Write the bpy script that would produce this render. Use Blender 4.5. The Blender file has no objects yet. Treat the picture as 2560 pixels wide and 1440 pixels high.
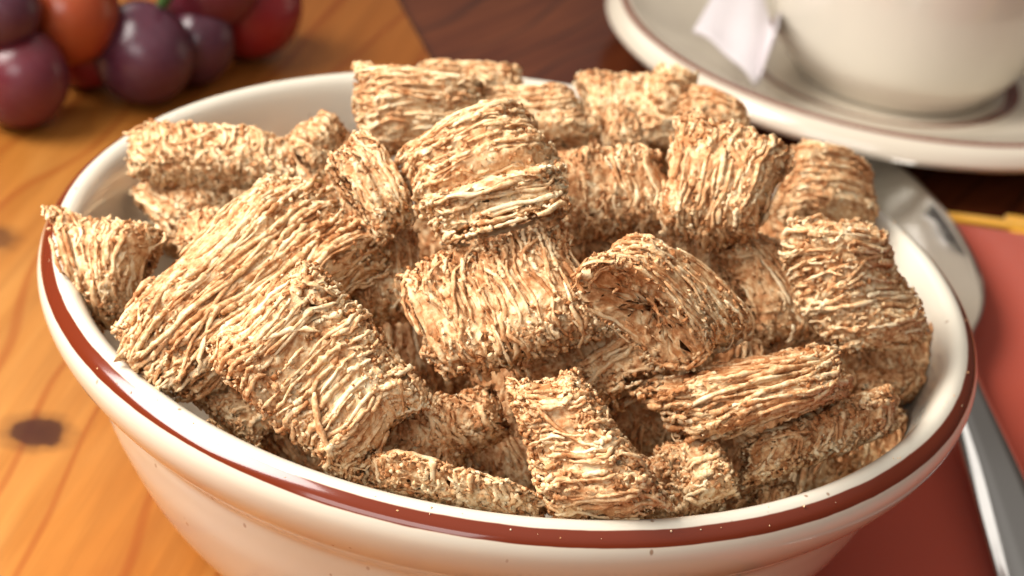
import bpy, math, random
import numpy as np
from mathutils import Matrix, Vector

# ------------------------------------------------------------------ camera, world, lamps
S = 0.001                                   # everything below is written in millimetres
RIM = 50.0                                  # height of the bowl's rim over the table
scene = bpy.context.scene
CP = np.array([0.0150, -258.724, 139.951 + RIM])
CF = np.array([0.0, 0.873995, -0.485935])
CR = np.array([0.989458, 0.070372, 0.126570])
CU = np.array([-0.144818, 0.480812, 0.864782])
CR = CR - CF * (CR @ CF); CR /= np.linalg.norm(CR)
CU = np.cross(CR, CF)
cam_d = bpy.data.cameras.new('camera')
cam = bpy.data.objects.new('camera', cam_d)
scene.collection.objects.link(cam)
cam_d.lens = 70; cam_d.sensor_width = 36
cam_d.clip_start = 0.01; cam_d.clip_end = 20
m = Matrix.Identity(4)
for i in range(3):
    m[i][0] = CR[i]; m[i][1] = CU[i]; m[i][2] = -CF[i]; m[i][3] = CP[i] * S
cam.matrix_world = m
cam_d.dof.use_dof = True
cam_d.dof.focus_distance = 0.238
cam_d.dof.aperture_fstop = 32
scene.camera = cam

world = bpy.data.worlds.new('World'); scene.world = world; world.use_nodes = True
bg = world.node_tree.nodes['Background']
wn = world.node_tree                                                # a warm room: light ceiling, dim walls
tcw = wn.nodes.new('ShaderNodeTexCoord'); sx = wn.nodes.new('ShaderNodeSeparateXYZ'); wr = wn.nodes.new('ShaderNodeValToRGB')
wn.links.new(tcw.outputs['Generated'], sx.inputs[0]); wn.links.new(sx.outputs['Z'], wr.inputs[0]); wn.links.new(wr.outputs[0], bg.inputs[0])
e1 = wr.color_ramp.elements.new(0.5); e1.color = (0.26, 0.22, 0.19, 1)
wr.color_ramp.elements[0].position = 0.05; wr.color_ramp.elements[0].color = (0.16, 0.12, 0.10, 1)
wr.color_ramp.elements[2].position = 0.9; wr.color_ramp.elements[2].color = (1.0, 0.94, 0.88, 1)
bg.inputs[1].default_value = 0.60

def area(name, loc, target, size, size_y, power, color, spread=180):
    l = bpy.data.lights.new(name, 'AREA'); l.shape = 'RECTANGLE'; l.size = size; l.size_y = size_y
    l.energy = power; l.spread = math.radians(spread); l.color = color
    o = bpy.data.objects.new(name, l); scene.collection.objects.link(o)
    o.location = Vector(loc)
    o.rotation_euler = (Vector(target) - Vector(loc)).to_track_quat('-Z', 'Y').to_euler()
    return o
area('key_softbox', (-0.40, -0.08, 0.46), (0.0, -0.05, 0.04), 0.36, 0.36, 2.3, (1.0, 0.955, 0.89), 90)
area('front_softbox', (-0.20, -0.60, 0.42), (0.0, 0.0, 0.03), 0.45, 0.25, 1.8, (1.0, 0.98, 0.95))
area('back_window', (-0.55, 0.70, 0.55), (0.05, 0.05, 0.03), 0.45, 0.35, 0.9, (1.0, 0.95, 0.90))
scene.view_settings.view_transform = 'Standard'
scene.view_settings.look = 'None'
scene.view_settings.exposure = 0.0
scene.view_settings.gamma = 1.0
scene.render.engine = 'CYCLES'
scene.cycles.max_bounces = 6
scene.cycles.diffuse_bounces = 4
scene.cycles.use_denoising = True

# ------------------------------------------------------------------ helpers
def ray(x, y):
    k = 36.0 / (70.0 * 2560.0)
    return CF + CR * (x - 1280) * k - CU * (y - 720) * k
def at(x, y, z):
    d = ray(x, y); return CP + d * (z - CP[2]) / d[2]

def tag(o, label=None, cat=None, group=None, kind=None):
    if label: o['label'] = label
    if cat: o['category'] = cat
    if group: o['group'] = group
    if kind: o['kind'] = kind
    return o
def mesh_obj(name, V, F, mat=None, parent=None, smooth=True, origin=None, attrs=None):
    V = np.asarray(V, float)
    o0 = np.zeros(3) if origin is None else np.asarray(origin, float)
    me = bpy.data.meshes.new(name)
    me.vertices.add(len(V)); me.vertices.foreach_set('co', ((V - o0) * S).ravel())
    if isinstance(F, tuple):                                       # (quads, tris) arrays
        q, t = F
        idx = np.concatenate([q.ravel(), t.ravel()]).astype(np.int32)
        st = np.concatenate([np.arange(len(q)) * 4, len(q) * 4 + np.arange(len(t)) * 3]).astype(np.int32)
    else:
        idx = np.array([i for f in F for i in f], np.int32)
        st = np.cumsum([0] + [len(f) for f in F])[:-1].astype(np.int32)
    me.loops.add(len(idx)); me.loops.foreach_set('vertex_index', idx)
    me.polygons.add(len(st)); me.polygons.foreach_set('loop_start', st)
    me.update(calc_edges=True); me.validate()
    if smooth: me.polygons.foreach_set('use_smooth', np.ones(len(me.polygons), bool))
    for k, a in (attrs or {}).items():
        at_ = me.attributes.new(k, 'FLOAT', 'POINT'); at_.data.foreach_set('value', np.asarray(a, np.float32))
    if mat: me.materials.append(mat)
    o = bpy.data.objects.new(name, me); scene.collection.objects.link(o)
    o.location = o0 * S
    if parent is not None:
        o.parent = parent
        o.location = (Vector(o0 * S) - parent.location)
    return o
def empty(name, loc):
    o = bpy.data.objects.new(name, None); scene.collection.objects.link(o)
    o.location = Vector(loc) * S; o.empty_display_size = 0.01
    return o

def catmull(P, n):
    P = np.asarray(P, float); out = []
    Q = np.vstack([2 * P[0] - P[1], P, 2 * P[-1] - P[-2]])
    for i in range(len(P) - 1):
        p0, p1, p2, p3 = Q[i:i + 4]
        for t in np.linspace(0, 1, n, endpoint=False):
            out.append(0.5 * ((2 * p1) + (-p0 + p2) * t + (2 * p0 - 5 * p1 + 4 * p2 - p3) * t ** 2 + (-p0 + 3 * p1 - 3 * p2 + p3) * t ** 3))
    out.append(P[-1]); return np.array(out)

def lathe(prof, seg, c=(0, 0, 0)):
    n = len(prof); th = np.linspace(0, 2 * np.pi, seg, endpoint=False)
    V = np.stack([prof[:, 0][None] * np.cos(th)[:, None] + c[0],
                  prof[:, 0][None] * np.sin(th)[:, None] + c[1],
                  np.repeat(prof[:, 1][None], seg, 0) + c[2]], -1).reshape(-1, 3)
    a = np.arange(seg)[:, None]; b = np.arange(n - 1)[None]
    a2 = (a + 1) % seg
    Q = np.stack([a * n + b, a2 * n + b, a2 * n + b + 1, a * n + b + 1], -1).reshape(-1, 4)
    return V, Q
NOT = np.zeros((0, 3), int)

def new_mat(name):
    m = bpy.data.materials.new(name); m.use_nodes = True
    nt = m.node_tree; return m, nt, nt.nodes['Principled BSDF']
def N(nt, typ, **kw):
    n = nt.nodes.new(typ)
    for k, v in kw.items():
        if k.startswith('i_'): n.inputs[k[2:].replace('_', ' ')].default_value = v
        else: setattr(n, k, v)
    return n
def ramp(nt, stops, fac=None, interp='LINEAR'):
    r = nt.nodes.new('ShaderNodeValToRGB'); r.color_ramp.interpolation = interp
    e = r.color_ramp.elements
    while len(e) > 1: e.remove(e[-1])
    e[0].position = 0.0; first = stops[0]; e[0].color = (*first[1][:3], 1)
    if first[0] > 0: e.new(first[0]).color = (*first[1][:3], 1)
    for p, c in stops[1:]: e.new(p).color = (*c[:3], 1)
    if fac is not None: nt.links.new(fac, r.inputs[0])
    return r
def mixc(nt, fac, a, b, blend='MIX'):
    n = nt.nodes.new('ShaderNodeMix'); n.data_type = 'RGBA'; n.blend_type = blend
    for s, v in ((0, fac), (6, a), (7, b)):
        if isinstance(v, bpy.types.NodeSocket): nt.links.new(v, n.inputs[s])
        elif isinstance(v, tuple): n.inputs[s].default_value = (*v, 1)
        else: n.inputs[s].default_value = v
    return n.outputs[2]
def noise(nt, vec, scale, detail=4, rough=0.55, dist=0.0):
    n = N(nt, 'ShaderNodeTexNoise'); n.inputs['Scale'].default_value = scale
    n.inputs['Detail'].default_value = detail; n.inputs['Roughness'].default_value = rough
    n.inputs['Distortion'].default_value = dist
    if vec is not None: nt.links.new(vec, n.inputs['Vector'])
    return n.outputs['Fac']
def coords(nt, scale=(1, 1, 1), rot=(0, 0, 0), loc=(0, 0, 0)):
    tc = N(nt, 'ShaderNodeTexCoord'); mp = N(nt, 'ShaderNodeMapping')
    mp.inputs['Scale'].default_value = scale; mp.inputs['Rotation'].default_value = rot
    mp.inputs['Location'].default_value = loc
    nt.links.new(tc.outputs['Object'], mp.inputs['Vector']); return mp.outputs['Vector']
def bump(nt, bsdf, h, strength, dist):
    b = N(nt, 'ShaderNodeBump'); b.inputs['Strength'].default_value = strength
    b.inputs['Distance'].default_value = dist
    nt.links.new(h, b.inputs['Height']); nt.links.new(b.outputs[0], bsdf.inputs['Normal'])

# ------------------------------------------------------------------ materials
def mat_cereal():
    m, nt, b = new_mat('shredded_wheat')
    a = N(nt, 'ShaderNodeAttribute', attribute_name='tone')
    v = coords(nt)
    n1 = noise(nt, v, 420, 3, 0.6); n2 = noise(nt, v, 1250, 3, 0.65); n3 = noise(nt, v, 110, 2)
    def mth(op, x, y):
        k = N(nt, 'ShaderNodeMath', operation=op)
        for s, q in ((0, x), (1, y)):
            if isinstance(q, bpy.types.NodeSocket): nt.links.new(q, k.inputs[s])
            else: k.inputs[s].default_value = q
        return k.outputs[0]
    d = mth('ADD', mth('MULTIPLY', mth('SUBTRACT', n1, 0.5), 0.95), mth('MULTIPLY', mth('SUBTRACT', n2, 0.5), 1.6))
    d = mth('ADD', d, mth('MULTIPLY', mth('SUBTRACT', n3, 0.5), 0.7))
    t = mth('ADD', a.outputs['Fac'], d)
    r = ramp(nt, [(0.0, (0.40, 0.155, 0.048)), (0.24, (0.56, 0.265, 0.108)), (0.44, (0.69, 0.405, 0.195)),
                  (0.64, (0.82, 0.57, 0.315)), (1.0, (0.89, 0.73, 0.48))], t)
    nt.links.new(r.outputs[0], b.inputs['Base Color'])
    b.inputs['Roughness'].default_value = 0.62
    b.inputs['Specular IOR Level'].default_value = 0.3
    bump(nt, b, noise(nt, v, 2300, 3, 0.7), 0.75, 0.00022)
    return m
def mat_glaze(name, cream, stripe=None, speck=True, wobble=0.3):
    m, nt, b = new_mat(name)
    v = coords(nt)
    col = mixc(nt, noise(nt, v, 25, 2), cream, tuple(c * 0.94 for c in cream))
    if speck:
        tc = N(nt, 'ShaderNodeTexCoord'); vo = N(nt, 'ShaderNodeTexVoronoi')
        vo.inputs['Scale'].default_value = 420; vo.inputs['Randomness'].default_value = 1
        nt.links.new(coords(nt, (1, 1, 0.6)), vo.inputs['Vector'])
        r1 = ramp(nt, [(0.07, (1, 1, 1)), (0.14, (0, 0, 0))], vo.outputs['Distance'])
        sep = N(nt, 'ShaderNodeSeparateColor'); nt.links.new(vo.outputs['Color'], sep.inputs[0])
        r2 = ramp(nt, [(0.62, (0, 0, 0)), (0.70, (1, 1, 1))], sep.outputs[0])
        mu = mixc(nt, 1.0, r1.outputs[0], r2.outputs[0], 'MULTIPLY')
        mk = mixc(nt, 1.0, mu, (0.75, 0.75, 0.75), 'MULTIPLY')
        col = mixc(nt, mk, col, (0.26, 0.12, 0.05))
    if stripe:
        a = N(nt, 'ShaderNodeAttribute', attribute_name='arc')
        w = N(nt, 'ShaderNodeMath', operation='MULTIPLY_ADD'); nt.links.new(noise(nt, v, 160, 2), w.inputs[0])
        w.inputs[1].default_value = wobble; w.inputs[2].default_value = -wobble / 2
        s = N(nt, 'ShaderNodeMath', operation='ADD'); nt.links.new(a.outputs['Fac'], s.inputs[0]); nt.links.new(w.outputs[0], s.inputs[1])
        bc = (0.155, 0.022, 0.006); oc = (0.50, 0.17, 0.04)
        tot_ = None
        for s0, s1, e in stripe:                                    # each painted ring, in millimetres along the profile
            su = N(nt, 'ShaderNodeMath', operation='SUBTRACT'); nt.links.new(s.outputs[0], su.inputs[0]); su.inputs[1].default_value = (s0 + s1) / 2
            ab = N(nt, 'ShaderNodeMath', operation='ABSOLUTE'); nt.links.new(su.outputs[0], ab.inputs[0])
            mr = N(nt, 'ShaderNodeMapRange'); mr.interpolation_type = 'SMOOTHSTEP'; nt.links.new(ab.outputs[0], mr.inputs['Value'])
            mr.inputs['From Min'].default_value = (s1 - s0) / 2 + e; mr.inputs['From Max'].default_value = (s1 - s0) / 2
            if tot_ is None: tot_ = mr.outputs[0]
            else:
                ad = N(nt, 'ShaderNodeMath', operation='ADD'); nt.links.new(tot_, ad.inputs[0]); nt.links.new(mr.outputs[0], ad.inputs[1]); tot_ = ad.outputs[0]
        # thin glaze at the ring's edges runs to orange
        edge = ramp(nt, [(0.0, cream), (0.30, oc), (0.75, bc), (1.0, bc)], tot_)
        col = mixc(nt, tot_, col, edge.outputs[0])
    nt.links.new(col, b.inputs['Base Color'])
    b.inputs['Roughness'].default_value = 0.13
    b.inputs['Coat Weight'].default_value = 0.25; b.inputs['Coat Roughness'].default_value = 0.05
    bump(nt, b, noise(nt, v, 60, 2), 0.10, 0.001)
    return m
def mat_wood(name, cols, rot, dark, gloss=0.32):
    m, nt, b = new_mat(name)
    v = coords(nt, (1, 1, 1), rot)
    mp = N(nt, 'ShaderNodeMapping'); mp.inputs['Scale'].default_value = (30, 4.0, 30); nt.links.new(v, mp.inputs['Vector'])
    g = noise(nt, mp.outputs[0], 1.0, 4, 0.6, 0.8)
    mp2 = N(nt, 'ShaderNodeMapping'); mp2.inputs['Scale'].default_value = (320, 14, 320); nt.links.new(v, mp2.inputs['Vector'])
    f = noise(nt, mp2.outputs[0], 1.0, 3, 0.6, 0.3)
    r = ramp(nt, [(0.28, cols[0]), (0.46, cols[1]), (0.60, cols[2]), (0.75, cols[1])], g)
    rf = ramp(nt, [(0.35, (0.80, 0.76, 0.72)), (0.6, (1, 1, 1))], f)
    col = mixc(nt, 0.8, r.outputs[0], rf.outputs[0], 'MULTIPLY')
    # growth lines
    wv = N(nt, 'ShaderNodeTexWave', wave_type='BANDS', bands_direction='X'); wv.inputs['Scale'].default_value = 24
    wv.inputs['Distortion'].default_value = 11; wv.inputs['Detail'].default_value = 2; wv.inputs['Detail Scale'].default_value = 0.8
    mp3 = N(nt, 'ShaderNodeMapping'); mp3.inputs['Scale'].default_value = (1, 0.32, 1); nt.links.new(v, mp3.inputs['Vector'])
    nt.links.new(mp3.outputs[0], wv.inputs['Vector'])
    wr = ramp(nt, [(0.0, (1, 1, 1)), (0.06, (0, 0, 0))], wv.outputs['Fac'])
    wk = mixc(nt, 1.0, wr.outputs[0], (0.6, 0.6, 0.6), 'MULTIPLY')
    col = mixc(nt, wk, col, dark)
    nt.links.new(col, b.inputs['Base Color']); b.inputs['Roughness'].default_value = gloss
    b.inputs['Coat Weight'].default_value = 0.12; b.inputs['Coat Roughness'].default_value = 0.18
    b.inputs['Specular IOR Level'].default_value = 0.35
    return m, nt, b, v, col
M_CER = mat_cereal()
M_BOWL = None

# ------------------------------------------------------------------ the setting
def slab(name, pts, z0, z1, mat, parent=None, bev=0.0, sub=1):
    n = len(pts); V = []; 
    c = np.mean(pts, 0)
    if bev:
        P = np.array(pts, float); ins = []
        for i in range(n):
            a, p, q = P[i - 1], P[i], P[(i + 1) % n]
            e1 = (p - a) / np.linalg.norm(p - a); e2 = (q - p) / np.linalg.norm(q - p)
            n1 = np.array([-e1[1], e1[0]]); n2 = np.array([-e2[1], e2[0]])
            k = (n1 + n2); k /= max(np.dot(k, n1), 1e-6); ins.append(k)
        ins = np.array(ins); rings = [(0, z0)]
        for a in np.linspace(0, np.pi / 2, 4): rings.append((bev * (1 - np.cos(a)), z1 - bev + bev * np.sin(a)))
        for off, z in rings: V += [(*(P[i] + ins[i] * off), z) for i in range(n)]
        nr = len(rings)
    else:
        V = [(*p, z0) for p in pts] + [(*p, z1) for p in pts]; nr = 2
    F = []
    for k in range(nr - 1):
        for i in range(n): j = (i + 1) % n; F.append((k * n + i, k * n + j, (k + 1) * n + j, (k + 1) * n + i))
    F.append(tuple((nr - 1) * n + i for i in range(n))); F.append(tuple(reversed(range(n))))
    return mesh_obj(name, V, F, mat, parent, smooth=False)

md = mat_wood('dark_wood', [(0.045, 0.010, 0.004), (0.080, 0.018, 0.006), (0.125, 0.032, 0.010)], (0, 0, 0.55), (0.02, 0.006, 0.004), 0.22)[0]
tag(slab('table', [(-700, -500), (800, -500), (800, 1400), (-700, 1400)], -30, -3, md), kind='structure')

mp_, nt, b, v, col = mat_wood('pine_wood', [(0.38, 0.115, 0.014), (0.50, 0.20, 0.036), (0.56, 0.26, 0.062)], (0, 0, 0.10), (0.34, 0.085, 0.013), 0.38)
# knots at their places on the board (metres, the board's own coordinates)
tcn = N(nt, 'ShaderNodeTexCoord')
for (kx, ky, rx, ry, st) in ((-0.0740, 0.0112, 0.0046, 0.0044, 1.0), (-0.1005, 0.0725, 0.0045, 0.0045, 0.75), (-0.079, 0.0005, 0.0, 0.0, 0)):
    if rx == 0: continue
    mpk = N(nt, 'ShaderNodeMapping'); mpk.vector_type = 'TEXTURE'
    mpk.inputs['Location'].default_value = (kx, ky, 0); mpk.inputs['Scale'].default_value = (rx, ry, 1000)
    nt.links.new(tcn.outputs['Object'], mpk.inputs['Vector'])
    ln = N(nt, 'ShaderNodeVectorMath', operation='LENGTH'); nt.links.new(mpk.outputs[0], ln.inputs[0])
    wob = N(nt, 'ShaderNodeMath', operation='MULTIPLY_ADD'); nt.links.new(noise(nt, tcn.outputs['Object'], 300, 2), wob.inputs[0]); wob.inputs[1].default_value = 0.7
    nt.links.new(ln.outputs['Value'], wob.inputs[2])
    kr = ramp(nt, [(0.0, (1, 1, 1)), (0.60, (0.92, 0.92, 0.92)), (0.70, (0.45, 0.45, 0.45)), (1.0, (0, 0, 0))], None)
    sc = N(nt, 'ShaderNodeMath', operation='MULTIPLY'); nt.links.new(wob.outputs[0], sc.inputs[0]); sc.inputs[1].default_value = 0.5
    nt.links.new(sc.outputs[0], kr.inputs[0])
    kk = mixc(nt, 1.0, kr.outputs[0], (st, st, st), 'MULTIPLY')
    col = mixc(nt, kk, col, (0.055, 0.015, 0.009))
# brown streak along the board's far edge, light falloff painted in with it
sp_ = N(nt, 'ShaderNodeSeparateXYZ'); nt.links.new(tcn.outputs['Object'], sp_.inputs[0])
falloff = N(nt, 'ShaderNodeMath', operation='MULTIPLY_ADD'); nt.links.new(sp_.outputs['Y'], falloff.inputs[0]); falloff.inputs[1].default_value = 0.351
nt.links.new(sp_.outputs['X'], falloff.inputs[2])
hn = N(nt, 'ShaderNodeMath', operation='MULTIPLY_ADD'); nt.links.new(noise(nt, v, 12, 3), hn.inputs[0]); hn.inputs[1].default_value = 0.05; nt.links.new(falloff.outputs[0], hn.inputs[2])
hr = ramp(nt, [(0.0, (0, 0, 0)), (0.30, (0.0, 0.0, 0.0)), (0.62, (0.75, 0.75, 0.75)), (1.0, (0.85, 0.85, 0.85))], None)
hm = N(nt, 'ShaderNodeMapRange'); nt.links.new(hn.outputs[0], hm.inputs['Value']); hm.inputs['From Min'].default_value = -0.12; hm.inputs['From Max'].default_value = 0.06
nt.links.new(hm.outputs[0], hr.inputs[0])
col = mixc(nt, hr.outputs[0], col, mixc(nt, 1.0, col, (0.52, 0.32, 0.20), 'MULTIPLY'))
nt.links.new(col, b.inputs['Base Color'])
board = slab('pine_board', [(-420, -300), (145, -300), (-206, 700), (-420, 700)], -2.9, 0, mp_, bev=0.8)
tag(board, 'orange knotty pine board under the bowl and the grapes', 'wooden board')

# red cloth mat with a yellow hem, folded over so that two hems lie one above the other
def mat_cloth(name, col_a, col_b, ang, period=0.55):
    m, nt, b = new_mat(name)
    v = coords(nt, (1, 1, 1), (0, 0, ang))
    wv = N(nt, 'ShaderNodeTexWave', wave_type='BANDS', bands_direction='Y'); wv.inputs['Scale'].default_value = 314 / period
    wv.inputs['Distortion'].default_value = 0.5; wv.inputs['Detail'].default_value = 1; nt.links.new(v, wv.inputs['Vector'])
    k = mixc(nt, wv.outputs['Fac'], col_a, col_b)
    k = mixc(nt, noise(nt, v, 900, 3), k, tuple(c * 0.8 for c in col_b))
    nt.links.new(k, b.inputs['Base Color']); b.inputs['Roughness'].default_value = 0.85
    b.inputs['Specular IOR Level'].default_value = 0.2; b.inputs['Sheen Weight'].default_value = 0.15
    bump(nt, b, wv.outputs['Fac'], 0.5, 0.0003)
    return m
M_RED = mat_cloth('red_ribbed_cloth', (0.36, 0.035, 0.015), (0.52, 0.070, 0.028), 0.06, 0.62)
M_YEL = mat_cloth('yellow_hem', (0.75, 0.34, 0.015), (0.85, 0.42, 0.03), 0.0, 0.8)
mat_e = empty('placemat', (110, 60, -2.5))
def band(x0, ya, x1, yb, w, z, h):          # hem strip along y = ya..yb
    return [(x0, ya - w), (x1, yb - w), (x1, yb), (x0, ya)], z, z + h
slab('cloth', [(130, -260), (320, -260), (320, 138), (94, 141.4), (-2, 138)], -2.8, 0.3, M_RED, mat_e, bev=0.5)
pts, z0, z1 = band(-2, 142.5, 125, 147.3, 3.8, -2.8, 3.4)
slab('hem', pts, z0, z1, M_YEL, mat_e, bev=0.6)
pts, z0, z1 = band(108, 150.6, 320, 149.5, 8.8, -2.9, 2.9)
slab('hem', pts, z0, z1, M_YEL, mat_e, bev=0.6)
tag(mat_e, 'red ribbed cloth placemat with a yellow hem under the spoon', 'placemat')

# ------------------------------------------------------------------ bowl
def arc_attr(prof, seg):
    s = np.r_[0, np.cumsum(np.linalg.norm(np.diff(prof, axis=0), axis=1))]
    return np.tile(s, seg), s
kn = [(0, 3), (22, 3), (30, 3), (31.5, 0.2), (34, 0), (36, 1.2), (44, 7), (53, 17.5), (58.6, 28), (60.8, 34.5), (61.6, 37.5), (63.0, 39.3),
      (65.8, 42.2), (67.9, 45.3), (68.7, 48), (68.2, 50.0), (67.0, 51.2), (65.9, 51.75), (64.9, 51.6), (63.9, 50.7), (62.9, 48.6),
      (61.7, 44.5), (60.2, 38), (57.0, 29), (50, 18), (40, 9.5), (26, 5.2), (0, 4.6)]
P = catmull(kn, 6)
P[:, 0] = np.maximum(P[:, 0], 0.001)
arc, s1 = arc_attr(P, 256)
i0 = int(np.argmin(abs(P[:, 0] - 68.2) + abs(P[:, 1] - 49.95)))
i1 = int(np.argmin(abs(P[:, 0] - 66.8) + abs(P[:, 1] - 51.3)))
sa, sb = s1[i0], s1[i1]
M_BOWL = mat_glaze('cream_stoneware_bowl', (0.70, 0.64, 0.53), [(sa, sb, 0.28)])
V, Q = lathe(P, 256)
bowl = mesh_obj('cereal_bowl', V, (Q, NOT), M_BOWL, attrs={'arc': arc})
tag(bowl, 'cream stoneware bowl with a reddish brown rim stripe, heaped with shredded wheat', 'bowl')

def inner_r(z):
    zz = [4.6, 5.2, 9.5, 18, 29, 38, 44.5, 48.6, 50.7, 51.7]; rr = [0, 26, 40, 50, 57, 60.2, 61.7, 62.9, 63.9, 65.2]
    return np.interp(z, zz, rr)

# ------------------------------------------------------------------ shredded wheat pieces
def dome(x, y):
    r = math.hypot(x, y); return 45 + 21 * (1 - min(r / 64, 1.15) ** 3)
def dome_n(x, y):
    e = 0.5; g = np.array([-(dome(x + e, y) - dome(x - e, y)) / (2 * e), -(dome(x, y + e) - dome(x, y - e)) / (2 * e), 1.0])
    return g / np.linalg.norm(g)

def build_piece(C, nrm, T, seed, opn=(0, 0), dens=1.0, tone=0.0, length_mm=None, wob=1.0):
    """C: four corners (P0 P1 P2 P3), u runs P0>P1, the strands run P0>P3. Returns vertices, quads, tris, tone."""
    rng = np.random.default_rng(seed); tone = tone + rng.normal(0, 0.03)
    C = np.asarray(C, float)
    Lu = 0.5 * (np.linalg.norm(C[1] - C[0]) + np.linalg.norm(C[2] - C[3]))
    Lv = 0.5 * (np.linalg.norm(C[3] - C[0]) + np.linalg.norm(C[2] - C[1]))
    ph = rng.uniform(0, 6.28, 12); am = rng.uniform(0.5, 1.0, 8)
    ridge = rng.uniform(-0.15, 0.15)
    def surf(u, th, r):
        """u 0..1 (may stick out), th angle round the section, r layer 0..1"""
        c, s = np.cos(th), np.sin(th)
        d0 = np.clip(u, 0, 1); 
        e0 = np.clip(d0 / 0.22, 0, 1); e1 = np.clip((1 - d0) / 0.22, 0, 1)
        pin0 = 0.27 + 0.73 * np.sin(e0 * 1.5708); pin1 = 0.27 + 0.73 * np.sin(e1 * 1.5708)
        if opn[0]: pin0 = 1.0 + 0.05 * (1 - e0)
        if opn[1]: pin1 = 1.0 + 0.05 * (1 - e1)
        e = pin0 * pin1; nar = 1 - 0.10 * (1 - e) * (1 if not any(opn) else 0.6)
        cc = np.sign(c) * np.abs(c) ** 0.70; ss = np.sign(s) * np.abs(s) ** 0.80
        # lumps and sagging
        lump = 1 + wob * (0.10 * am[0] * np.sin(5.0 * u + ph[0] + 1.3 * c) + 0.08 * am[1] * np.sin(9 * u + 2.1 * c + ph[1]) + 0.06 * np.sin(3 * c + ph[2]))
        vv = 0.5 + 0.5 * cc * r * nar * (1 + wob * 0.030 * np.sin(7 * u + ph[3]) + wob * 0.022 * np.sin(15 * u + ph[4]))
        hh = 0.5 * T * ss * e * r * lump
        hh = hh + wob * T * (0.10 * np.sin(3.1 * u + ph[5]) * am[2] + 0.08 * np.sin(4 * (vv - .5) + ph[6]) * am[3])
        uu = u + wob * 0.018 * np.sin(2.5 * c + ph[7]) + wob * 0.012 * np.sin(7 * c + ph[8])
        uu = uu[..., None]; vv = vv[..., None]
        p = C[0] * (1 - uu) * (1 - vv) + C[1] * uu * (1 - vv) + C[2] * uu * vv + C[3] * (1 - uu) * vv
        return p + nrm * hh[..., None]
    VV, QQ, TT, tn = [], [], [], []
    off = 0
    # ---- strands
    r0 = 0.285
    perim = 2 * (Lv + T * 0.7)
    nst = int(dens * Lu * perim / 1.75)
    ns, nk = 11, 5
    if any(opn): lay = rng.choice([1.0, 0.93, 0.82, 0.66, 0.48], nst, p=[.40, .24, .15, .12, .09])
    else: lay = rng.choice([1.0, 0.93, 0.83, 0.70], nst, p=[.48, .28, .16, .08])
    row = rng.uniform(-0.01, 1.01, nst)
    nrow = max(6, int(Lu / 0.78))
    snap = (np.round(row * nrow) + rng.normal(0, 0.16, nst)) / nrow    # strands lie in loose rows
    row = np.where(rng.random(nst) < 0.7, snap, row)
    row = np.clip(row, -0.012, 1.012)
    span = rng.uniform(0.14, 0.68, nst) * (1 + 1.8 * (rng.random(nst) < 0.17))
    thc = rng.uniform(0, 2 * np.pi, nst)
    t = np.linspace(-0.5, 0.5, ns)[None]
    if any(opn): lay = np.where(lay < 0.8, rng.uniform(0.30, 0.82, nst), lay)
    th = thc[:, None] + span[:, None] * t
    slope = rng.normal(0, 0.014, nst) + (rng.random(nst) < 0.10) * rng.normal(0, 0.13, nst)
    w1 = rng.uniform(2, 5, nst)[:, None]; p1 = rng.uniform(0, 6.28, nst)[:, None]
    w2 = rng.uniform(7, 15, nst)[:, None]; p2 = rng.uniform(0, 6.28, nst)[:, None]
    a1 = rng.uniform(0.03, 0.24, nst)[:, None] / Lu; a2 = rng.uniform(0.05, 0.24, nst)[:, None] / Lu
    bunch = 0.20 / Lu * (np.sin(3.0 * th + 31 * row[:, None] + ph[9]) + 0.8 * np.sin(6.5 * th - 23 * row[:, None] + ph[10]))
    u = row[:, None] + slope[:, None] * t * 2 * np.minimum(span[:, None], 1.5) + a1 * np.sin(w1 * th + p1) + a2 * np.sin(w2 * th + p2) + bunch + rng.normal(size=th.shape).clip(-2, 2) * 0.075 / Lu
    u = np.clip(u, -0.03, 1.03)
    lift = rng.normal(0, 0.022, nst)[:, None] + rng.uniform(0.004, 0.035, nst)[:, None] * np.sin(w1 * 1.7 * th + p2) + 0.012 * np.sin(w2 * th + p1) + rng.normal(size=th.shape).clip(-2, 2) * 0.009
    stray = (rng.random(nst) < 0.035)[:, None] * np.abs(t * 2) ** 2 * rng.uniform(0.03, 0.16, nst)[:, None]
    rr = lay[:, None] + lift + stray
    X = surf(u, th, rr)                                             # nst, ns, 3
    Xi = surf(u, th, rr * 0.9)
    Tn = np.gradient(X, axis=1); Tn /= np.linalg.norm(Tn, axis=2, keepdims=True) + 1e-9
    O = X - Xi; O -= Tn * np.sum(O * Tn, 2, keepdims=True); O /= np.linalg.norm(O, axis=2, keepdims=True) + 1e-9
    B = np.cross(Tn, O)
    rad = r0 * rng.uniform(0.62, 1.22, nst)[:, None] * (1 + 0.24 * rng.normal(size=(nst, ns)).clip(-1.6, 1.6))
    tap = np.clip((0.5 - np.abs(t)) / 0.06, 0.28, 1) ** 0.5
    rad = rad * tap
    flat = rng.uniform(0.55, 0.9, nst)[:, None]; wide = rng.uniform(0.85, 1.35, nst)[:, None]
    a = np.linspace(0, 2 * np.pi, nk, endpoint=False)[None, None]
    a = a + rng.uniform(0, 6.28, nst)[:, None, None]
    jit = 1 + 0.13 * rng.normal(size=(nst, ns, nk)).clip(-1.5, 1.5)
    Vt = X[:, :, None] + (O[:, :, None] * (np.sin(a) * (rad * flat)[:, :, None] * jit)[..., None]
                          + B[:, :, None] * (np.cos(a) * (rad * wide)[:, :, None] * jit)[..., None])
    VV.append(Vt.reshape(-1, 3))
    base = (np.arange(nst)[:, None, None] * ns + np.arange(ns - 1)[None, :, None]) * nk
    k0 = np.arange(nk)[None, None]; k1 = (k0 + 1) % nk
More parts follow.
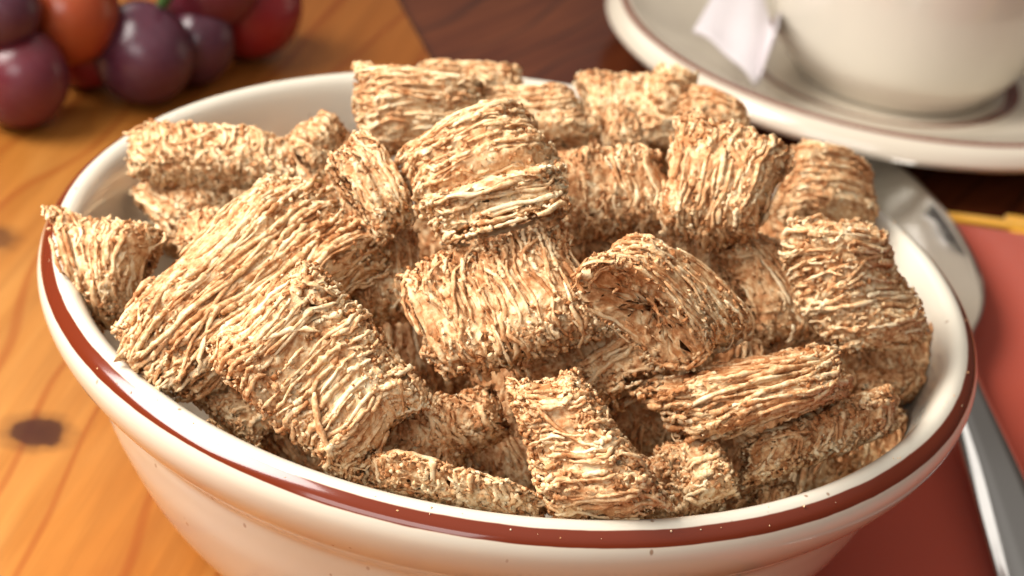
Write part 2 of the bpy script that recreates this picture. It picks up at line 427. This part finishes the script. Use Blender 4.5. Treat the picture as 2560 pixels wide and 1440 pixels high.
    QQ.append(np.stack([base + k0, base + k1, base + nk + k1, base + nk + k0], -1).reshape(-1, 4))
    cap0 = np.arange(nst) * ns * nk; cap1 = cap0 + (ns - 1) * nk
    for cp, rv in ((cap0, 1), (cap1, 0)):
        for i in range(1, nk - 1):
            tri = np.stack([cp, cp + i, cp + i + 1], -1); TT.append(tri[:, ::-1] if rv else tri)
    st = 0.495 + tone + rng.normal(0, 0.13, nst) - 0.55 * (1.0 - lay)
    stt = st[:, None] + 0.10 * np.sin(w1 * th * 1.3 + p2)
    tn.append(np.repeat(stt.reshape(-1), nk))
    off += nst * ns * nk
    # ---- soft mass of torn shreds underneath
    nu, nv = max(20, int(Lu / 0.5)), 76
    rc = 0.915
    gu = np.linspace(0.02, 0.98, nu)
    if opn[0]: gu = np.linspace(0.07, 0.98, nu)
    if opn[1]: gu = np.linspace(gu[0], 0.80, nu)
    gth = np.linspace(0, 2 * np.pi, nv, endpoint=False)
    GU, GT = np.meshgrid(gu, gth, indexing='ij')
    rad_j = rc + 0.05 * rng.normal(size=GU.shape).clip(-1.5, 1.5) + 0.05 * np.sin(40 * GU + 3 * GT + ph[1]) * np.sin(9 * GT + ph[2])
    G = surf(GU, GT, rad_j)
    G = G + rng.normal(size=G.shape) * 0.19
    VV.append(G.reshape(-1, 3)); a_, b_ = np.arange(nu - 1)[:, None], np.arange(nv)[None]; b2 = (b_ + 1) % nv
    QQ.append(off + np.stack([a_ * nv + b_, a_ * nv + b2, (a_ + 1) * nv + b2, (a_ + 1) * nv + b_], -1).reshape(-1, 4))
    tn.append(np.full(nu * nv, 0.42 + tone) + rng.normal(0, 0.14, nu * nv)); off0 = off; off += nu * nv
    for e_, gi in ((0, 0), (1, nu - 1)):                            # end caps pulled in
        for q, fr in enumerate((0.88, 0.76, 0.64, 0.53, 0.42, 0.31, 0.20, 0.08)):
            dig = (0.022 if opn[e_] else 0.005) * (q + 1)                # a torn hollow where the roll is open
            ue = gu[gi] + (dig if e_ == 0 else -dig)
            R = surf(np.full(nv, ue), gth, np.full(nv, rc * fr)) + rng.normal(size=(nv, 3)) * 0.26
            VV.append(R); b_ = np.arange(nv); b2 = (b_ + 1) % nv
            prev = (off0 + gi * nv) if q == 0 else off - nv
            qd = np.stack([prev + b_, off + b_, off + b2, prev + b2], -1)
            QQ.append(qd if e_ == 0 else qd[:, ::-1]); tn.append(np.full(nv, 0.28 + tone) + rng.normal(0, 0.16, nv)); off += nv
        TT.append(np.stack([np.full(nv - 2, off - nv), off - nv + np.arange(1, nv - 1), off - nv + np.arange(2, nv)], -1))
    # ---- rolled sheet ends: loose loops seen in the cut ends
    # ---- crumbs and bran flakes clinging to the surface
    nc = int(Lu * perim * 1.35 * dens)
    cu = rng.uniform(-0.01, 1.01, nc); ct = rng.uniform(0, 6.28, nc); cr = rng.choice([0.99, 0.94, 0.88], nc) + rng.normal(0, 0.02, nc)
    P0 = surf(cu, ct, cr); sz = rng.uniform(0.13, 0.40, nc) ** 1.0
    D = rng.normal(size=(nc, 6, 3)) * 0.28
    octa = np.array([[1, 0, 0], [-1, 0, 0], [0, 1, 0], [0, -1, 0], [0, 0, 1], [0, 0, -1]], float)[None]
    asp = rng.uniform(0.5, 1.5, (nc, 1, 3))
    OV = P0[:, None] + (octa * asp + D) * sz[:, None, None]
    VV.append(OV.reshape(-1, 3))
    of = np.array([[0, 2, 4], [2, 1, 4], [1, 3, 4], [3, 0, 4], [2, 0, 5], [1, 2, 5], [3, 1, 5], [0, 3, 5]])
    TT.append(off + (np.arange(nc)[:, None, None] * 6 + of[None]).reshape(-1, 3))
    tn.append(np.repeat(np.where(rng.random(nc) < 0.68, 0.10, 0.60) + tone + rng.normal(0, 0.1, nc), 6)); off += nc * 6
    return np.vstack(VV), np.vstack(QQ), np.vstack(TT), np.concatenate(tn)

REPORT = []
def piece(label, q, off=0.0, T=10.0, tilt=(0, 0), opn=(0, 0), seed=1, dens=1.0, tone=0.0, grp='wheat pieces heaped in the bowl', cam_w=0.5, wob=1.0, grow=1.0):
    q = np.array(q, float); c = q.mean(0); q = c + (q - c) * grow
    d = ray(*c); lo, hi = 120.0, 420.0
    tt = lo
    best = (1e9, lo)
    while tt < hi:
        p = CP + d * tt; gap = p[2] - dome(p[0], p[1]) - off
        if math.hypot(p[0], p[1]) < 58 and gap < best[0]: best = (gap, tt)
        if gap <= 0 and math.hypot(p[0], p[1]) < 62: break
        tt += 0.25
    if tt >= hi: tt = best[1]                                        # stands above the heap's outline: nearest approach
    p = CP + d * tt
    dn = dome_n(p[0], p[1]); cv = -d / np.linalg.norm(d)
    n = dn * (1 - cam_w) + cv * cam_w + np.array([tilt[0], tilt[1], 0]); n /= np.linalg.norm(n)
    C = []
    for x, y in q:
        dd = ray(x, y); s = ((p - CP) @ n) / (dd @ n); C.append(CP + dd * s)
    C = np.array(C)
    # the outline in the photograph includes the strands' thickness
    V, Q, Tt, tn = build_piece(C, n, T, seed, opn, dens, tone, wob=wob)
    r = np.hypot(V[:, 0], V[:, 1]); lim = inner_r(np.clip(V[:, 2], 5, 51.7)); lim = np.where(V[:, 2] > 52.5, 999, lim - 0.2)
    bad = r > lim
    over = float((r - lim)[bad].max()) if bad.any() else 0
    k = np.where(bad, lim / r, 1.0); V[:, 0] *= k; V[:, 1] *= k       # pressed against the bowl's wall, never through it
    Lu = np.linalg.norm(C[1] - C[0]); Lv = np.linalg.norm(C[3] - C[0])
    REPORT.append((label[:40], p.round(0).tolist(), round(Lu, 1), round(Lv, 1), round(over, 1), round(float(bad.mean()), 2)))
    o = mesh_obj('shredded_wheat_piece', V, (Q, Tt), M_CER, origin=p, attrs={'tone': tn})
    return tag(o, label, 'cereal piece', grp)

PIECES = [
 # label, corners (P0 P1 P2 P3), off, T, tilt, open, tone
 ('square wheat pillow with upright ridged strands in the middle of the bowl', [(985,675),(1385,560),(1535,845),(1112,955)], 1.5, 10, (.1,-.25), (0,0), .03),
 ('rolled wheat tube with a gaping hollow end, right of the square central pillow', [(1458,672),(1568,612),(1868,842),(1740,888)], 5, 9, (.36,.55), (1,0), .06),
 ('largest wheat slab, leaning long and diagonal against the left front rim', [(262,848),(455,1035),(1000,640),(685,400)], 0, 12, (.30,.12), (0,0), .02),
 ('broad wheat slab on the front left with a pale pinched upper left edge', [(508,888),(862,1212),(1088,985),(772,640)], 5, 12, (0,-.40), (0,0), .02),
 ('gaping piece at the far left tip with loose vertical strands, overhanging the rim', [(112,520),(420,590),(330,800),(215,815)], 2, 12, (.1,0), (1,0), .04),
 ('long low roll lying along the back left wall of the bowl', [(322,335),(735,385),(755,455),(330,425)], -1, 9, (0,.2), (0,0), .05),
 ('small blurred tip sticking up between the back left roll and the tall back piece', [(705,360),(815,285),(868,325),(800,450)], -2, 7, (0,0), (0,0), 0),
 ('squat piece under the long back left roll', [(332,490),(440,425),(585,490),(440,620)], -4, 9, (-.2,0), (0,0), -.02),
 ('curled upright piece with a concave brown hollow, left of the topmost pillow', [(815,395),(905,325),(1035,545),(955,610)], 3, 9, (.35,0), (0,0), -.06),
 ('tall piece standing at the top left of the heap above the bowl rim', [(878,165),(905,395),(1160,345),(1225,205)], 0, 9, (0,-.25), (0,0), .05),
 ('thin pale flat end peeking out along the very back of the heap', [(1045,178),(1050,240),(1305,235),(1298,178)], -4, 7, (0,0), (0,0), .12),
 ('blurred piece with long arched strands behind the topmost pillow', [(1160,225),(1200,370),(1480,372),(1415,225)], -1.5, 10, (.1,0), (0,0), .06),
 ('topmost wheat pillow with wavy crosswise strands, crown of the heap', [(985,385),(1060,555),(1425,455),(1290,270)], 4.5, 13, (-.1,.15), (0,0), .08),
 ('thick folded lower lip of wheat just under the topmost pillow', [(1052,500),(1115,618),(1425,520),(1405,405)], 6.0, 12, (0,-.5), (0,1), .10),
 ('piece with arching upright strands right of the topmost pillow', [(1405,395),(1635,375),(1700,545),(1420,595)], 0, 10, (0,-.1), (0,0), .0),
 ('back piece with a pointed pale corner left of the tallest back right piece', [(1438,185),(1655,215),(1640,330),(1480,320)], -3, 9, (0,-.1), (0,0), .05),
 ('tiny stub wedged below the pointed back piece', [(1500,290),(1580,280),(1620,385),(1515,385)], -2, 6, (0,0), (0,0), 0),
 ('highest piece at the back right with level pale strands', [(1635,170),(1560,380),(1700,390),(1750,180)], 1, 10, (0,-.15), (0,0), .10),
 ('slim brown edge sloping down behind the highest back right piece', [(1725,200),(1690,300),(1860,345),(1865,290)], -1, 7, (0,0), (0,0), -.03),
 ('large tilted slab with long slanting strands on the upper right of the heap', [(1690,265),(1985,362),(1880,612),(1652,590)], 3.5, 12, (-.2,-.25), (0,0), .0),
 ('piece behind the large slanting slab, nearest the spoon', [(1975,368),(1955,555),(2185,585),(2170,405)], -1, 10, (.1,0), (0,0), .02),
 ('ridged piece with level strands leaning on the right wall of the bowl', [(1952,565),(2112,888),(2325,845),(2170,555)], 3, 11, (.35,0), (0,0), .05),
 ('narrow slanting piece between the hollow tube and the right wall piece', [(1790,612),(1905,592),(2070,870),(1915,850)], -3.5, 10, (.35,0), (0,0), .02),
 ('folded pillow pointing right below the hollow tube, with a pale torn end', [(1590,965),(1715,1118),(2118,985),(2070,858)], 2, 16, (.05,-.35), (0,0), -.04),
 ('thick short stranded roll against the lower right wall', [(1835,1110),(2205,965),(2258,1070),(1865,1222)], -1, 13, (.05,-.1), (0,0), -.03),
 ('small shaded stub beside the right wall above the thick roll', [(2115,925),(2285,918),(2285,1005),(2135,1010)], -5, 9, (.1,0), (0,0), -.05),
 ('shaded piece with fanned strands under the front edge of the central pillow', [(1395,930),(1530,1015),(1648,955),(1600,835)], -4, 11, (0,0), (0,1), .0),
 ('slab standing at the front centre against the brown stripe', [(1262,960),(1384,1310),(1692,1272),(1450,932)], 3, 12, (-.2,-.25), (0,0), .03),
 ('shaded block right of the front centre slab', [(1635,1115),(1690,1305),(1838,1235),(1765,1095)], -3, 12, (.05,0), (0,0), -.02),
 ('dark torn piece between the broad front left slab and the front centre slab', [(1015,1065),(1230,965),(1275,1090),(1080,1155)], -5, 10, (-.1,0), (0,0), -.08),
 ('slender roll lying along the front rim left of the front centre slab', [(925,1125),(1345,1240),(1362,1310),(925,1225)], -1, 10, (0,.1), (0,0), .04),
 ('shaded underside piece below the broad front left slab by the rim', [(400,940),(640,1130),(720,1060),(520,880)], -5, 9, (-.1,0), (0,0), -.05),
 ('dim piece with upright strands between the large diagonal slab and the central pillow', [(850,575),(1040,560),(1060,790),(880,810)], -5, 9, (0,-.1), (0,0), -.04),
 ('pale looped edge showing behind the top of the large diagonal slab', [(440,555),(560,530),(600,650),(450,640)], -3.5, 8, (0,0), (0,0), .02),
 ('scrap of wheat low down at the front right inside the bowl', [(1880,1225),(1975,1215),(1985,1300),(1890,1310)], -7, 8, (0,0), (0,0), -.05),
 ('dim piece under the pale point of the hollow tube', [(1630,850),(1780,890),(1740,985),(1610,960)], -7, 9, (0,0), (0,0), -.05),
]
for i, (lab, q, off, T, tilt, opn, tone) in enumerate(PIECES):
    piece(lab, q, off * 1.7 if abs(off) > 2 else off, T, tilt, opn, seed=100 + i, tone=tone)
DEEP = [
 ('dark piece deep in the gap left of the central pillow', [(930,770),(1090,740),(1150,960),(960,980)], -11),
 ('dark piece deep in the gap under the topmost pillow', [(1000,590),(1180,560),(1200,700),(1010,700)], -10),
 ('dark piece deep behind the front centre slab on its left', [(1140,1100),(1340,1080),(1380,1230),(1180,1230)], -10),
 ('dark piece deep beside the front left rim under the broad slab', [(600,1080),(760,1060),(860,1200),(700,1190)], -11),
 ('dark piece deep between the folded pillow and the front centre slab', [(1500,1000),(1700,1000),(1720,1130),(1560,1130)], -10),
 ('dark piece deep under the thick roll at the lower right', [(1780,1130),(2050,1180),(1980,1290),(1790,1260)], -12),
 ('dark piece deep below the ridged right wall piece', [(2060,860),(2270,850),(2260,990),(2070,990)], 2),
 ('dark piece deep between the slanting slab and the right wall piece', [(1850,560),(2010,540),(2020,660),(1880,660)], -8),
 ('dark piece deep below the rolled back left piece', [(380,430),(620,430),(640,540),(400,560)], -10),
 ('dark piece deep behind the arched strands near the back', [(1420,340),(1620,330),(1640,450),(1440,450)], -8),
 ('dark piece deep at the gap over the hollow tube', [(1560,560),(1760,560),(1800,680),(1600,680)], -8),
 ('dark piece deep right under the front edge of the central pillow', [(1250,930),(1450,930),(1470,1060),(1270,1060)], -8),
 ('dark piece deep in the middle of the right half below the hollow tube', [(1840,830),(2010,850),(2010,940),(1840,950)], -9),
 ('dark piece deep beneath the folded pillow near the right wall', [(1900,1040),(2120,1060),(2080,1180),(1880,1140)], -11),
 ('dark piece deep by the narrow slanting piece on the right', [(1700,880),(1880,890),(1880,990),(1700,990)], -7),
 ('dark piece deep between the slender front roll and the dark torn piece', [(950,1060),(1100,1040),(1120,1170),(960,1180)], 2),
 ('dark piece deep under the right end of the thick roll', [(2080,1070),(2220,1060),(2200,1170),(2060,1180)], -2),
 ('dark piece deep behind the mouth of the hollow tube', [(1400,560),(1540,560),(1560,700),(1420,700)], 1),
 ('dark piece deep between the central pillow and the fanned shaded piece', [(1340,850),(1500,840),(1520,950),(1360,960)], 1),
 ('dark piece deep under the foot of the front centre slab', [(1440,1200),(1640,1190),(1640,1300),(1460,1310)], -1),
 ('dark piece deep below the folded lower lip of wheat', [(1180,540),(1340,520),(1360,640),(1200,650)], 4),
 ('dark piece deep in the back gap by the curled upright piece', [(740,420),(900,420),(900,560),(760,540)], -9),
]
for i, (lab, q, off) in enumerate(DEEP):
    piece(lab, q, off - 13.5, 14, (0, 0), (0, 0), seed=300 + i, dens=0.65, tone=-0.08, grow=1.65)  # lowered tone paints some of the gaps' shade into these pieces' colour
import os
if os.environ.get('DBG'):
    open('/tmp/w/rep.txt','w').write('\n'.join(map(str,REPORT)))

rngc = np.random.default_rng(7); VC, FC, TC = [], [], []
octa = np.array([[1, 0, 0], [-1, 0, 0], [0, 1, 0], [0, -1, 0], [0, 0, 1], [0, 0, -1]], float)
of = [[0, 2, 4], [2, 1, 4], [1, 3, 4], [3, 0, 4], [2, 0, 5], [1, 2, 5], [3, 1, 5], [0, 3, 5]]
for k in range(90):
    a = rngc.uniform(0, 2 * np.pi); j = rngc.uniform(0, 1)
    r_ = 65.2 + 2.6 * j; z_ = np.interp(r_, [65.2, 65.9, 67.0, 68.2], [51.6, 51.75, 51.2, 50.0]) + 0.05
    sz = rngc.uniform(0.06, 0.20)
    VC.append(np.array([r_ * np.cos(a), r_ * np.sin(a), z_]) + (octa * rngc.uniform(0.5, 1.6, (1, 3)) + rngc.normal(size=(6, 3)) * 0.2) * sz)
    FC += [[i + 6 * k for i in f] for f in of]; TC += [rngc.uniform(0.3, 1.0)] * 6
tag(mesh_obj('wheat_crumbs', np.vstack(VC), FC, M_CER, attrs={'tone': TC}), 'fine pale wheat crumbs dusted on the rim of the bowl', 'crumbs', kind='stuff')

# ------------------------------------------------------------------ grapes
def mat_grape(name, c1, c2, bloom, bcol=(0.42, 0.30, 0.36)):
    m, nt, b = new_mat(name)
    v = coords(nt)
    k = mixc(nt, noise(nt, v, 90, 3), c1, c2)
    br = ramp(nt, [(0.35, (0, 0, 0)), (0.75, (bloom, bloom, bloom))], noise(nt, v, 70, 4, 0.6))
    k = mixc(nt, br.outputs[0], k, bcol)
    nt.links.new(k, b.inputs['Base Color'])
    b.inputs['Roughness'].default_value = 0.26
    b.inputs['Subsurface Weight'].default_value = 0.25; b.inputs['Subsurface Radius'].default_value = (0.006, 0.001, 0.001)
    b.inputs['Subsurface Scale'].default_value = 0.5
    return m
MG = {'purple': mat_grape('purple_grape_skin', (0.085, 0.012, 0.026), (0.035, 0.008, 0.018), 0.28, (0.26, 0.13, 0.17)),
      'maroon': mat_grape('maroon_grape_skin', (0.16, 0.012, 0.018), (0.08, 0.010, 0.02), 0.25, (0.26, 0.13, 0.17)),
      'red': mat_grape('red_grape_skin', (0.30, 0.008, 0.008), (0.20, 0.006, 0.008), 0.10),
      'orange': mat_grape('orange_grape_skin', (0.36, 0.06, 0.012), (0.26, 0.03, 0.01), 0.18, (0.6, 0.25, 0.12))}
def grape(label, c, r, el, col, axis=(0, 0, 1)):
    nu, nv = 48, 32
    prof = []
    for t in np.linspace(0, np.pi, nv):
        rr = math.sin(t) * (1 + 0.03 * math.cos(t)); zz = -math.cos(t)
        if t > np.pi - 0.25: zz -= 0.02 * ((t - np.pi + 0.25) / 0.25)
        prof.append((max(rr * r, 0.001), zz * r * el))
    V, Q = lathe(np.array(prof), nu)
    rot = Vector((0, 0, 1)).rotation_difference(Vector(axis)).to_matrix()
    V = V @ np.array(rot).T + np.array(c)
    o = mesh_obj('grape', V, (Q, NOT), MG[col], origin=c)
    return tag(o, label, 'grape', 'grapes clustered behind the bowl')
def g_at(x, y, z): return at(x, y, z)
GR = [
 ('maroon grape at the left edge, lowest of the bunch', (52,195), 11, 10.2, 1.10, 'maroon', (.2,-.3,1)),
 ('dusky purple grape in the middle of the bunch resting on the wood', (358,132), 11.5, 11.0, 1.06, 'purple', (-.6,.2,1)),
 ('orange red grape perched on top between two purple grapes', (168,28), 21, 11.2, 1.05, 'orange', (0,0,1)),
 ('bright red grape at the right end of the bunch', (622,12), 13, 12.6, 1.0, 'red', (0,0,1)),
 ('dark purple grape half hidden behind the dusky middle grape', (492,110), 9.5, 8.6, 1.15, 'purple', (.3,0,1)),
 ('greyish purple grape in the top left corner', (0,22), 26, 8.5, 1.05, 'purple', (0,0,1)),
 ('dark maroon grape overlapping the bright red grape from above', (520,-45), 22, 11.5, 1.05, 'maroon', (1,0,.4)),
 ('shadowed red grape squeezed under the orange grape', (215,110), 10, 9.5, 1.05, 'red', (0,0,1)),
]
GRAPES = []
for lab, (x, y), z, r, el, col, ax in GR:
    GRAPES.append(grape(lab, g_at(x, y, z), r, el, col, ax))
# green stem among the grapes
m_st, nt, b = new_mat('green_stem'); b.inputs['Base Color'].default_value = (0.05, 0.13, 0.03, 1); b.inputs['Roughness'].default_value = 0.5
def tube(path, rads, nk=10):
    P_ = np.asarray(path, float); T_ = np.gradient(P_, axis=0); T_ /= np.linalg.norm(T_, axis=1, keepdims=True)
    up = np.array([0.1, 0.2, 1.0]); A = np.cross(T_, up); A /= np.linalg.norm(A, axis=1, keepdims=True); B_ = np.cross(T_, A)
    a = np.linspace(0, 2 * np.pi, nk, endpoint=False)
    rads = np.asarray(rads, float).reshape(-1, 1, 1) * np.ones((len(P_), 1, 1))
    V = P_[:, None] + rads * (A[:, None] * np.cos(a)[None, :, None] + B_[:, None] * np.sin(a)[None, :, None])
    n = len(P_); F = [(i * nk + k, i * nk + (k + 1) % nk, (i + 1) * nk + (k + 1) % nk, (i + 1) * nk + k) for i in range(n - 1) for k in range(nk)]
    F.append(tuple(range(nk))[::-1]); F.append(tuple((n - 1) * nk + k for k in range(nk)))
    return V.reshape(-1, 3), F
a0 = g_at(405, 12, 23); a1 = g_at(430, -30, 27); a2 = g_at(470, -130, 24)
pth = catmull([a0, a1, a2], 8)
V, F = tube(pth, 1.3); st = mesh_obj('stem', V, F, m_st, GRAPES[1])

# ------------------------------------------------------------------ saucer and cup
SC = (85.0, 220.0, -2.9)
kn = [(0, 3.0), (28, 3.0), (33, 2.9), (36, 0.2), (38, 0), (40, 1.0), (50, 5.0), (60, 8.4), (66, 10.3), (70.2, 11.6), (71.7, 12.9), (71.9, 13.9), (70.8, 15.9), (69.2, 17.1), (67.8, 17.6),
      (66.4, 17.3), (64.8, 16.4), (61, 14.4), (54, 11.5), (46, 8.4), (38, 6.6), (34.6, 6.2), (33.4, 5.8), (31.5, 5.4), (24, 5.2), (0, 5.2)]
P = catmull(kn, 6); P[:, 0] = np.maximum(P[:, 0], 0.001)
arc, s1 = arc_attr(P, 200)
ia = int(np.argmin(abs(P[:, 0] - 68.3) + abs(P[:, 1] - 17.5))); ib = int(np.argmin(abs(P[:, 0] - 33.9) + abs(P[:, 1] - 6.0)))
tot = s1[-1]
M_SAU = mat_glaze('cream_stoneware_saucer', (0.70, 0.62, 0.50), [(s1[ia] - 0.55, s1[ia] + 0.75, 0.25), (s1[ib] - 1.7, s1[ib] + 1.7, 0.3)], False, 0.15)
V, Q = lathe(P, 200, SC)
o = mesh_obj('saucer', V, (Q, NOT), M_SAU, attrs={'arc': arc}, origin=SC)
tag(o, 'cream saucer with two thin brown rings under the cup', 'saucer')
kn = [(0, 3.5), (20, 3.5), (23, 2.4), (25, 2.4), (26.5, 4.2), (29.5, 7.5), (32.0, 12), (33.4, 19), (34.4, 30), (35.3, 45), (36.5, 62), (37.3, 64), (36.2, 65),
      (34.8, 62), (33.2, 45), (32.2, 30), (30.8, 18), (27, 11), (20, 8), (0, 7.5)]
P = catmull(kn, 5); P[:, 0] = np.maximum(P[:, 0], 0.001)
CC = (87.5, 218.2, 3.2 - 2.9 + 0.2)
cup_e = empty('coffee_cup', CC)
M_CUP = mat_glaze('cream_stoneware_cup', (0.74, 0.68, 0.58), None, False)
V, Q = lathe(P, 160, CC); mesh_obj('cup_body', V, (Q, NOT), M_CUP, cup_e, origin=CC)
hd = np.array([0.93, -0.36, 0])
hp = [np.array(CC) + hd * a + np.array([0, 0, z]) for a, z in ((33.5, 16), (41, 14), (50, 21), (53, 33), (49, 46), (41, 52), (35, 50))]
V, F = tube(catmull(hp, 8), 4.0, 14); mesh_obj('handle', V, F, M_CUP, cup_e)
tag(cup_e, 'cream coffee cup standing on the saucer at the upper right', 'cup')

# folded white paper between cup and saucer rim
def patch_sheet(C4, bulge, th, n=24, fold=None):
    C4 = np.array(C4, float); u = np.linspace(0, 1, n); U, Vv = np.meshgrid(u, u, indexing='ij')
    X = (C4[0] * ((1 - U) * (1 - Vv))[..., None] + C4[1] * (U * (1 - Vv))[..., None] + C4[2] * (U * Vv)[..., None] + C4[3] * ((1 - U) * Vv)[..., None])
    X[..., 2] += bulge * np.sin(np.pi * U) * np.sin(np.pi * (0.2 + 0.8 * Vv)) + 0.5 * np.sin(9 * U + 3 * Vv)
    gu = np.gradient(X, axis=0); gv = np.gradient(X, axis=1); nn = np.cross(gu, gv); nn /= np.linalg.norm(nn, axis=2, keepdims=True)
    A = (X + nn * th / 2).reshape(-1, 3); B_ = (X - nn * th / 2).reshape(-1, 3); F = []
    for i in range(n - 1):
        for j in range(n - 1):
            a = i * n + j; F.append((a, a + n, a + n + 1, a + 1)); F.append((n * n + a, n * n + a + 1, n * n + a + n + 1, n * n + a + n))
    ed = [i * n for i in range(n)] + [(n - 1) * n + j for j in range(1, n)] + [i * n + n - 1 for i in range(n - 2, -1, -1)] + [j for j in range(n - 2, 0, -1)]
    for a, b_ in zip(ed, ed[1:] + ed[:1]): F.append((b_, a, a + n * n, b_ + n * n))
    return np.vstack([A, B_]), F
m_pa, nt, b = new_mat('white_paper'); b.inputs['Roughness'].default_value = 0.7
v = coords(nt); nt.links.new(mixc(nt, noise(nt, v, 200, 3), (0.62, 0.56, 0.57), (0.66, 0.61, 0.62)), b.inputs['Base Color'])
pe = empty('paper_napkin', at(1830, 120, 14))
V, F = patch_sheet([at(1733, 80, 17), at(1888, 216, 10.5), at(1942, 90, 19), at(1855, -130, 24)], 3.0, 0.6)
mesh_obj('front_fold', V, F, m_pa, pe)
V, F = patch_sheet([at(1893, 212, 10.5), at(1905, 165, 9), at(1950, 20, 15), at(1945, 60, 24)], -1.0, 0.6, 12)
mesh_obj('back_fold', V, F, m_pa, pe)
tag(pe, 'folded white paper napkin tucked between the cup and the saucer rim', 'napkin')

# ------------------------------------------------------------------ spoon
m_sp, nt, b = new_mat('polished_steel')
b.inputs['Metallic'].default_value = 1; b.inputs['Base Color'].default_value = (0.50, 0.49, 0.47, 1)
v = coords(nt); rr_ = ramp(nt, [(0.3, (0.06, 0.06, 0.06)), (0.8, (0.20, 0.20, 0.20))], noise(nt, v, 140, 4))
nt.links.new(rr_.outputs[0], b.inputs['Roughness'])
ax0 = np.array([71.0, 162.0]); axd = np.array([0.121, -1.0]); axd /= np.linalg.norm(axd); axn = np.array([-axd[1], axd[0]])  # axn points to +x
if axn[0] < 0: axn = -axn
def spoon_row(s):
    """s mm from the tip: half width, rim height, dish depth, crown"""
    kw = [(0, 0.6), (1, 4), (4.5, 9.2), (10, 12.2), (17, 14.2), (28, 16.2), (40, 17.0), (52, 16.8), (63, 15.6), (71, 14.0), (80, 10.8), (87, 7.0), (94, 4.6), (106, 3.9), (120, 4.6), (150, 6.2), (200, 8.6), (235, 9.6), (245, 8.2), (249, 3.5)]
    kz = [(0, 6.5), (30, 7.0), (60, 8.4), (85, 9.5), (100, 9.6), (130, 8.0), (180, 4.0), (225, 1.6), (249, 1.6)]
    kd = [(0, 0), (6, 2.6), (20, 5.4), (45, 6.6), (65, 5.2), (82, 1.8), (92, 0.0), (249, 0)]
    kc = [(0, 0), (86, 0), (100, 2.0), (140, 2.1), (200, 1.9), (249, 0.8)]
    f = lambda k: np.interp(s, [a for a, _ in k], [b_ for _, b_ in k])
    return f(kw), f(kz), f(kd), f(kc)
ss = np.r_[np.linspace(0, 6, 8), np.linspace(7.5, 100, 60), np.linspace(102, 249, 60)]
nw = 33; wv_ = np.linspace(-1, 1, nw); top, bot = [], []
vals = np.array([spoon_row(s) for s in ss])
for c_ in range(4):                                                 # smooth the knots
    k_ = np.ones(5) / 5
    sm = np.convolve(np.pad(vals[:, c_], 2, mode='edge'), k_, 'valid'); vals[8:, c_] = sm[8:]
for s, (w, z, d, cr) in zip(ss, vals):
    c2 = ax0 + axd * s
    for t_ in wv_:
        h = z - d * (1 - abs(t_) ** 2.2) + cr * (1 - (max(0.0, abs(t_) - 0.35) / 0.65) ** 2) - 1.9
        p = c2 + axn * t_ * w
        top.append((p[0], p[1], h + 1.0)); bot.append((p[0], p[1], h + 1.0 - (1.3 if abs(t_) < 1 else 0.5)))
n_ = len(ss); F = []
for i in range(n_ - 1):
    for j in range(nw - 1):
        a = i * nw + j; F.append((a, a + nw, a + nw + 1, a + 1)); c_ = n_ * nw; F.append((c_ + a, c_ + a + 1, c_ + a + nw + 1, c_ + a + nw))
    for j in (0, nw - 1):
        a = i * nw + j; F.append((a, a + nw, a + nw + n_ * nw, a + n_ * nw) if j else (a + nw, a, a + n_ * nw, a + nw + n_ * nw))
for i in (0, n_ - 1):
    for j in range(nw - 1):
        a = i * nw + j; F.append((a, a + 1, a + 1 + n_ * nw, a + n_ * nw) if i == 0 else (a + 1, a, a + n_ * nw, a + 1 + n_ * nw))
# split into the dish and the handle so each is a mesh of its own
allV = np.array(top + bot); cut = int(np.searchsorted(ss, 90))
def sub(F, keep):
    fs = [f for f in F if keep(min((i % (n_ * nw)) // nw for i in f))]
    ids = sorted({i for f in fs for i in f}); mp = {a: b_ for b_, a in enumerate(ids)}
    return allV[ids], [tuple(mp[i] for i in f) for f in fs]
sp = empty('spoon', (ax0[0], ax0[1] - 90, 0))
V, F1 = sub(F, lambda i: i < cut); mesh_obj('spoon_bowl', V, F1, m_sp, sp)
V, F2 = sub(F, lambda i: i >= cut); mesh_obj('handle', V, F2, m_sp, sp)
tag(sp, 'polished steel tablespoon lying on the red placemat right of the bowl', 'spoon')
